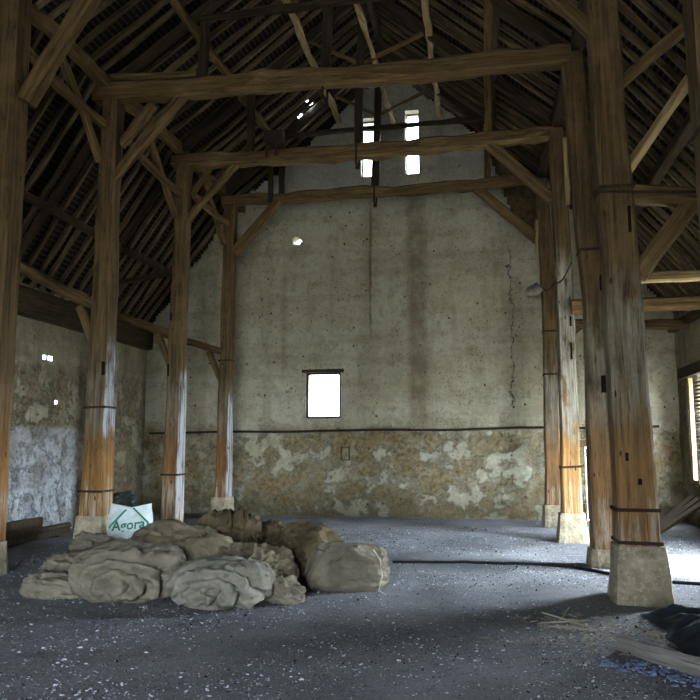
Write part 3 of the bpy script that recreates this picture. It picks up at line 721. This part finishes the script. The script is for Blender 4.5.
# ------------------------------------------------------------------ sack heap
def bundle(name, c, size, rz, mat, label, seed, wr=.05, ex=2.6, stretch=(1, 6, 6), tilt=0.0, cat='sack', group='folded canvas sacks and sheets in the heap', base=0.0, fold=0.0, amp2=1.0):
    """a slumped bundle of cloth: squashed superellipsoid with ridged wrinkles, a flattened foot and gathered ends"""
    L, W, H = size; bm = bmesh.new(); nu, nv = 150, 92; wr *= 1.35 if fold else 1.7
    G = []
    for i in range(nu + 1):
        th = PI * i / nu; row = []
        for j in range(nv):
            ph = 2 * PI * j / nv
            cx = math.cos(th); s = math.sin(th)
            x = math.copysign(abs(cx) ** (2 / ex), cx); r = abs(s) ** (2 / ex)
            cy, cz = math.cos(ph), math.sin(ph)
            y = r * math.copysign(abs(cy) ** (2 / 2.4), cy); z = r * math.copysign(abs(cz) ** (2 / 2.4), cz)
            p = Vector((x * L / 2, y * W / 2, z * H * .5))
            q = Vector((p.x * stretch[0], p.y * stretch[1], p.z * stretch[2]))
            wrp = Vector((nz(p, 2.2, seed), nz(p, 2.2, seed + 9), nz(p, 2.2, seed + 17))) * 1.6
            n1 = 1 - abs(noise.noise(q * 1.25 + wrp + Vector((seed, 0, 0)))) * 2.1
            n2 = 1 - abs(noise.noise(q * 2.9 + wrp * 1.8 + Vector((0, seed, 0)))) * 2.1
            big = nz(p, 2.0, seed * 1.3)
            n3 = 1 - abs(noise.noise(q * 6.5 + wrp * 3 + Vector((0, 0, seed)))) * 2.4
            n1 = math.copysign(abs(n1) ** 1.6, n1)
            d = wr * (1.0 * n1 + (.42 if fold else .6) * n2 * amp2 + .14 * n3 - .6) + .16 * big * H * 1.1
            if fold and y < 0:
                rx, rz2 = x, z + .15; ang = math.atan2(rz2, rx) / (2 * PI)
                rho = math.hypot(rx, rz2 * .9) + .17 * nz((x * 1.6, z * 1.6, 0), 1.0, seed) + .06 * nz((x * 4, z * 4, 0), 1.0, seed)
                sp = rho * fold + ang; rd = abs(math.sin(PI * sp)) ** .55 * (1 + .35 * nz((x * 6, z * 3, 2), 1.0, seed))
                k2 = min(1, -cy * 1.6) * min(1, r * 2 + .4) * min(1, max(0, (1.06 - abs(x)) * 6))
                d = d * (1 - .6 * k2) + k2 * (rd - .7) * .15 
            nrm = Vector((p.x / L ** 2, p.y / W ** 2, p.z / H ** 2)); nrm = nrm.normalized() if nrm.length > 0 else Vector((0, 0, 1))
            p = p + nrm * d * (1 if p.z > -H * .3 else .4)
            p.z += H * .5 - .04
            if p.z < .0: 
                p.z = -.015 + p.z * .1
            # sag: spread near the floor
            k = 1 + .10 * max(0, 1 - p.z / (H * .45)); p.x *= k; p.y *= k
            p.z += base + tilt * p.x
            row.append(bm.verts.new(p))
        G.append(row)
    for i in range(nu):
        for j in range(nv): bm.faces.new((G[i][j], G[i][(j + 1) % nv], G[i + 1][(j + 1) % nv], G[i + 1][j]))
    bmesh.ops.remove_doubles(bm, verts=bm.verts[:], dist=.0005)
    o = obj(name, bm, M[mat], None, True); o.location = (c[0], c[1], c[2] if len(c) > 2 else 0); o.rotation_euler = (0, 0, rz)
    tag(o, label, cat, group)
    return o
bundle('canvas_sack', (-4.42, 7.38), (.78, .46, .27), .10, 'cloth_grey', 'small flat grey bundle at the far left tip of the heap', 3, wr=.022, stretch=(2, 7, 7))
bundle('canvas_sack', (-4.62, 8.15), (.85, .56, .36), .45, 'cloth_grey', 'slumped grey bundle behind the small left one', 12, wr=.03, stretch=(1.5, 6, 6))
bundle('canvas_sack', (-4.98, 9.0), (.55, .45, .46), .5, 'cloth_grey', 'crumpled grey cloth against the stone of the thick left post', 14, wr=.03, stretch=(3, 6, 6))
bundle('rolled_canvas', (-3.70, 7.45), (1.16, .95, .58), .10, 'cloth_grey', 'large folded grey canvas roll at the front of the heap', 5, wr=.02, stretch=(1.5, 6, 6), fold=3.6, ex=2.3)
bundle('rolled_canvas', (-2.62, 7.36), (1.00, .85, .47), -.12, 'cloth_pale', 'paler folded canvas roll in the front centre of the heap', 8, wr=.025, stretch=(1.5, 6, 6), fold=3.1, ex=2.2)
bundle('canvas_sack', (-3.60, 8.45), (1.45, .85, .66), -.28, 'cloth_tan', 'long smooth tan sheet draped over the back of the large roll', 21, wr=.028, stretch=(.8, 5, 5), ex=2.1)
bundle('jute_sack', (-3.22, 9.15), (.82, .55, .46), .05, 'cloth_brown', 'brown deeply crumpled jute bundle on top of the heap', 33, wr=.032, stretch=(6, 4, 6), base=.27)
bundle('canvas_sack', (-2.45, 7.95), (.72, .78, .52), -.6, 'cloth_tan', 'folded tan bundle between the pale roll and the dark sacks', 41, wr=.035, stretch=(1.5, 6, 6), ex=2.2)
bundle('canvas_sack', (-2.08, 7.55), (.42, .34, .26), -.8, 'cloth_grey', 'small folded flap at the foot of the tan bundle', 45, wr=.025, stretch=(2, 7, 7))
bundle('jute_sack', (-2.95, 9.75), (.80, .55, .60), -.75, 'cloth_brown', 'dark sack end at the very back of the heap', 52, wr=.03, stretch=(2, 5, 6))
bundle('jute_sack', (-2.38, 9.55), (.66, .36, .56), -.35, 'cloth_tan', 'lighter tan sack end sticking up behind the dark ones', 57, wr=.015, stretch=(2, 4, 5), ex=3)
bundle('jute_sack', (-2.12, 8.95), (1.25, .62, .60), -.80, 'cloth_brown', 'stout brown sack leaning behind the plump right-hand one', 59, wr=.028, stretch=(2, 5, 6))
bundle('canvas_sack', (-1.53, 8.32), (.84, .62, .50), .12, 'cloth_grey', 'plump pale sack at the right end of the heap', 63, wr=.022, stretch=(1.5, 4, 5), ex=3.4)
bundle('canvas_sack', (-4.15, 9.7), (1.1, .5, .50), .1, 'cloth_grey', 'low grey bundle at the back of the heap behind the tan sheet', 71, wr=.03, stretch=(2, 5, 6))
bundle('canvas_sack', (-3.08, 8.05), (.85, .6, .56), .2, 'cloth_tan', 'tan bundle wedged behind and between the two front rolls', 77, wr=.03, stretch=(1.5, 5, 5), ex=2.1)
tag(obj('cord', tube_bm([(-1.20, 8.02, .46), (-1.12, 7.99, .36), (-1.10, 7.97, .2), (-1.13, 7.95, .05), (-1.05, 7.90, .02)], .009, 6), M['cord']), 'pale cord hanging off the plump right-hand sack', 'cord')

# white woven bag with green lettering, black bag behind it
def bag_pt(u, v, w=.60, h=.62, d=.34):
    """u 0..1 around, v 0..1 up"""
    a = 2 * PI * u
    k = 1 - .06 * v + .10 * math.sin(PI * v)
    cx, cy = math.sin(a), -math.cos(a)
    x = math.copysign(abs(cx) ** .6, cx) * w / 2 * k; y = math.copysign(abs(cy) ** .8, cy) * d / 2 * (1 - .55 * v ** 2) * (k)
    z = v * h * (1 + (.10 * abs(x) / (w / 2) if v > .6 else 0) * (v - .6) / .4)
    n = .012 * nz((x * 9, y * 9, z * 9), 1, 3) + .02 * nz((x * 3, y * 3, z * 3), 1, 5)
    return Vector((x + n, y + n, z))
t = empty('woven_bag', (-5.05, 10.15, .04), .25); tag(t, 'white woven bag with green lettering behind the sack heap', 'bag')
bm = bmesh.new(); G = [[bm.verts.new(bag_pt(i / 48, j / 24)) for i in range(48)] for j in range(25)]
for j in range(24):
    for i in range(48): bm.faces.new((G[j][i], G[j][(i + 1) % 48], G[j + 1][(i + 1) % 48], G[j + 1][i]))
bm.faces.new(G[0][::-1])
body = obj('bag_body', bm, M['bag_white'], t, True)
def front_y(x, z):
    best = None
    for i in range(-16, 17):
        p = bag_pt((i / 100) % 1.0, min(1, z / .62)); 
        if best is None or abs(p.x - x) < abs(best.x - x): best = p
    return best.y
cu = bpy.data.curves.new('lettering', 'FONT'); cu.body = 'Agora'; cu.size = .19; cu.align_x = 'CENTER'; cu.offset = .004; cu.resolution_u = 3
tmp = bpy.data.objects.new('tmp', cu); COL.objects.link(tmp)
bpy.context.view_layer.update()
me = bpy.data.meshes.new_from_object(tmp.evaluated_get(bpy.context.evaluated_depsgraph_get()))
bpy.data.objects.remove(tmp)
bm = bmesh.new(); bm.from_mesh(me); bmesh.ops.triangulate(bm, faces=bm.faces[:])
bmesh.ops.subdivide_edges(bm, edges=[e for e in bm.edges if e.calc_length() > .03], cuts=1)
for v in bm.verts:
    x = v.co.x * 1.0; z = .33 + v.co.y + .10 * x
    v.co = Vector((x, front_y(x, z) - .012, z))
obj('lettering', bm, M['bag_green'], t)
bm = bmesh.new()
for s in (-1, 1):
    pts = []
    for i in range(9):
        x = s * (.05 + .24 * i / 8); z = .60 - .26 * (i / 8) if s < 0 else .62 - .22 * (i / 8)
        x = max(-.27, min(.27, x)); pts.append((x, front_y(x, z) - .01, z))
    tube_bm(pts, .014, 5, bm)
obj('green_stripe', bm, M['bag_green'], t)
o = bundle('black_bag', (-5.50, 10.75), (.46, .36, .84), .3, 'bag_black', 'black bag standing behind the white lettered bag', 90, wr=.03, cat='bag', group=None, stretch=(3, 3, 3))

# ------------------------------------------------------------------ trough along the left wall
t = empty('feed_trough', (-7.2, 10.2, 0)); tag(t, 'long dark wooden feed trough lying along the left wall', 'trough')
obj('side_board', box_bm((.12, -2.3, .06), (.18, 1.7, .24), bev=.01), M['wood_dark'], t)
obj('side_board', box_bm((-.40, -2.3, .06), (-.34, 1.7, .32), bev=.01), M['wood_dark'], t)
obj('bottom_board', box_bm((-.34, -2.3, .06), (.12, 1.7, .10)), M['wood_dark'], t)
for y in (-2.0, -.2, 1.4): obj('leg', box_bm((-.3, y, -.05), (.14, y + .12, .06)), M['wood_dark'], t)
obj('rail', tube_bm([(.22, -2.2, .20), (.225, 0, .205), (.22, 1.6, .20)], .04, 8), M['wood_dark'], t)
t = empty('ladder_rack', (3.1, 14.6, 0)); tag(t, 'dark slanting boards stacked under the shuttered window', 'boards')
for k, (x, dx) in enumerate(((0, .6), (.1, .6), (.2, .55))):
    b = timber('board', (2.75 + x, 13.6 + k * .45, .0), (3.72, 13.75 + k * .45, .62), .22, .04, 'wood_dark'); b.parent = t; b.matrix_parent_inverse = Matrix.Translation((-3.1, -14.6, 0))

# ------------------------------------------------------------------ things lying on the floor
pts = []
for i in range(60):
    s = i / 59; x = -1.25 + 2.35 * s; y = 10.10 + .02 * math.sin(s * 9) - .35 * max(0, s - .75) ** 2 * 6
    pts.append((x, y, fz(x, y) + .015))
pts += [(1.3, 9.75, .03), (1.6, 9.35, .03), (1.9, 9.15, .03), (2.4, 9.05, .03), (3.2, 9.2, .03)]
tag(obj('hose', tube_bm(pts, .02, 8), M['black']), 'black hose lying straight across the floor to the right posts', 'hose')
# tarpaulin in the right corner
bm = bmesh.new(); nx, ny = 60, 60; G = []
for j in range(ny + 1):
    row = []
    for i in range(nx + 1):
        u, v = i / nx, j / ny; x = 1.42 + 1.6 * u + .14 * nz((0, v * 3, 0), 1, 4) * (1 - u); y = 6.0 + 1.45 * v + .12 * nz((u * 3, 0, 0), 1, 8)
        e = min(u, v, 1 - v) * 8; e = min(1, e)
        hh = .05 * (1 - abs(noise.noise(Vector((x * 1.2, y * 3.2, 2)))) * 2.2) + .06 * (1 - abs(noise.noise(Vector((x * 3, y * 6, 5)))) * 2)
        z = fz(x, y) + .012 + e * max(0, hh + .05)
        row.append(bm.verts.new((x, y, z)))
    G.append(row)
for j in range(ny):
    for i in range(nx): bm.faces.new((G[j][i], G[j][i + 1], G[j + 1][i + 1], G[j + 1][i]))
tag(obj('tarpaulin', bm, M['tarp'], None, True), 'crumpled dark blue tarpaulin on the floor in the right corner', 'tarpaulin')
timber('plank', (.98, 6.22, .05), (1.62, 5.35, .06), .035, .13, 'grey_wood', None, 'weathered grey plank lying on the floor in the lower right corner', 'plank', jit=.01)
# twigs
for k, (x, y, a, L) in enumerate(((.42, 6.9, .4, .5), (.60, 6.95, 1.2, .34), (.50, 6.8, -.2, .40), (.85, 6.75, 2.6, .45))):
    pts = [(x + math.cos(a) * L * s + .02 * nz((s * 4, k, 0)), y + math.sin(a) * L * s, fz(x, y) + .03 + .06 * s * (k % 2)) for s in (0, .25, .5, .75, 1)]
    tag(obj('twig', tube_bm(pts, .007, 5), M['chip2']), 'dry twigs scattered on the floor before the big near right post', 'twig', 'dry twigs on the floor')
# litter of chips, straw and grit: nobody could count it
def litter(name, n, mat, label, cat, region, size, flat=.35, long=1.0, seed=1):
    rr = random.Random(seed); bm = bmesh.new(); c = 0
    while c < n:
        x, y = region(rr)
        s = rr.uniform(*size) * (1 if rr.random() < .93 else 1.9); a = rr.uniform(0, PI * 2)
        ca, sa = math.cos(a), math.sin(a); z = fz(x, y) - .002
        base = [(-s * long, -s * .5), (s * long, -s * rr.uniform(.2, .6)), (s * long * .7, s * .5), (-s * long * .8, s * .4)]
        lo = [bm.verts.new((x + u * ca - v * sa, y + u * sa + v * ca, z)) for u, v in base]
        hi = [bm.verts.new((x + (u * ca - v * sa) * .7, y + (u * sa + v * ca) * .7, z + s * flat * rr.uniform(.6, 1.8))) for u, v in base]
        bm.faces.new(hi)
        for i in range(4): bm.faces.new((lo[i], lo[(i + 1) % 4], hi[(i + 1) % 4], hi[i]))
        c += 1
    return tag(obj(name, bm, mat), label, cat, kind='stuff')
def reg_all(rr):
    while True:
        y = 3.9 + 10.5 * rr.random() ** 1.5; x = rr.uniform(-6.8, 3.6)
        if nz((x, y, 0), .8, 3) + rr.uniform(-.5, .5) > -.05: return x, y
def reg_right(rr): return rr.gauss(1.1, .42), rr.gauss(6.7, .40)
def reg_blue(rr): 
    s = rr.random(); return .75 + .8 * s + rr.gauss(0, .1), 5.95 - .55 * s + rr.gauss(0, .07)
litter('floor_chips', 24000, M['chip'], 'pale grit and chips strewn over the whole floor', 'debris', reg_all, (.0035, .010), seed=2)
litter('floor_grit', 8000, M['black'], 'dark lumps of grit strewn over the whole floor', 'debris', reg_all, (.004, .010), .7, seed=5)
litter('straw_litter', 900, M['chip2'], 'straw and wood shreds around the big near right post', 'debris', reg_right, (.006, .014), .3, 2.4, seed=3)
litter('blue_shreds', 170, M['blue_chip'], 'bluish plastic shreds beside the grey plank', 'debris', reg_blue, (.008, .02), .5, 1.8, seed=4)

# ------------------------------------------------------------------ camera
f, vx, vy, h = 740., 485., 442., 1.6
pitch = math.atan((vy - 350) / f); psi = math.atan((vx - 350) * math.cos(pitch) / f)
fw = Vector((-math.sin(psi) * math.cos(pitch), math.cos(psi) * math.cos(pitch), math.sin(pitch)))
r = Vector((math.cos(psi), math.sin(psi), 0)); u = r.cross(fw)
cd = bpy.data.cameras.new('camera'); cd.sensor_width = 36; cd.lens = 36 * f / 700; cd.clip_end = 300
cam = bpy.data.objects.new('camera', cd); COL.objects.link(cam)
cam.matrix_world = Matrix.Translation((0, 0, h)) @ Matrix((r, u, -fw)).transposed().to_4x4()
bpy.context.scene.camera = cam

# ------------------------------------------------------------------ daylight
W = bpy.data.worlds.new('sky'); bpy.context.scene.world = W; W.use_nodes = True
nt = W.node_tree; bg = nt.nodes['Background']
bg.inputs['Color'].default_value = (.74, .87, 1.0, 1)
# the sky is brighter on the side of the sun
tc = nt.nodes.new('ShaderNodeTexCoord'); dp = nt.nodes.new('ShaderNodeVectorMath'); dp.operation = 'DOT_PRODUCT'
nt.links.new(tc.outputs['Generated'], dp.inputs[0]); dp.inputs[1].default_value = (.80, -.08, .60)
mr = nt.nodes.new('ShaderNodeMapRange'); nt.links.new(dp.outputs['Value'], mr.inputs['Value'])
mr.inputs['From Min'].default_value = .0; mr.inputs['From Max'].default_value = 1.0; mr.inputs['To Min'].default_value = 5.8; mr.inputs['To Max'].default_value = 32.0
nt.links.new(mr.outputs[0], bg.inputs['Strength'])
sd = bpy.data.lights.new('sun', 'SUN'); sd.energy = 30.0; sd.angle = math.radians(1.5); sd.color = (1, .95, .86)
s = bpy.data.objects.new('sun', sd); COL.objects.link(s)
dirn = Vector((-.95, .10, -1.0)).normalized()      # from the right, high
s.rotation_euler = dirn.to_track_quat('-Z', 'Y').to_euler()
def portal(name, loc, rot, sx, sy):
    l = bpy.data.lights.new(name, 'AREA'); l.shape = 'RECTANGLE'; l.size = sx; l.size_y = sy
    l.cycles.is_portal = True
    o = bpy.data.objects.new(name, l); COL.objects.link(o); o.location = loc; o.rotation_euler = rot
portal('portal_front', ((BIG[0] + BIG[1]) / 2, YB - .2, 1.8), (math.radians(90), 0, 0), 5.5, 3.8)
portal('portal_cart', (WR + .3, (CART[0] + CART[1]) / 2, 1.45), (math.radians(90), 0, math.radians(90)), 1.85, 3.1)
portal('portal_window', ((WIN[0] + WIN[1]) / 2, YW + .3, (WIN[2] + WIN[3]) / 2), (math.radians(90), 0, math.radians(180)), .8, 1.02)
sc = bpy.context.scene
sc.view_settings.view_transform = 'Standard'; sc.view_settings.look = 'None'; sc.view_settings.gamma = 1
sc.view_settings.use_curve_mapping = False; sc.view_settings.exposure = 1.78
sc.cycles.max_bounces = 10; sc.cycles.diffuse_bounces = 7
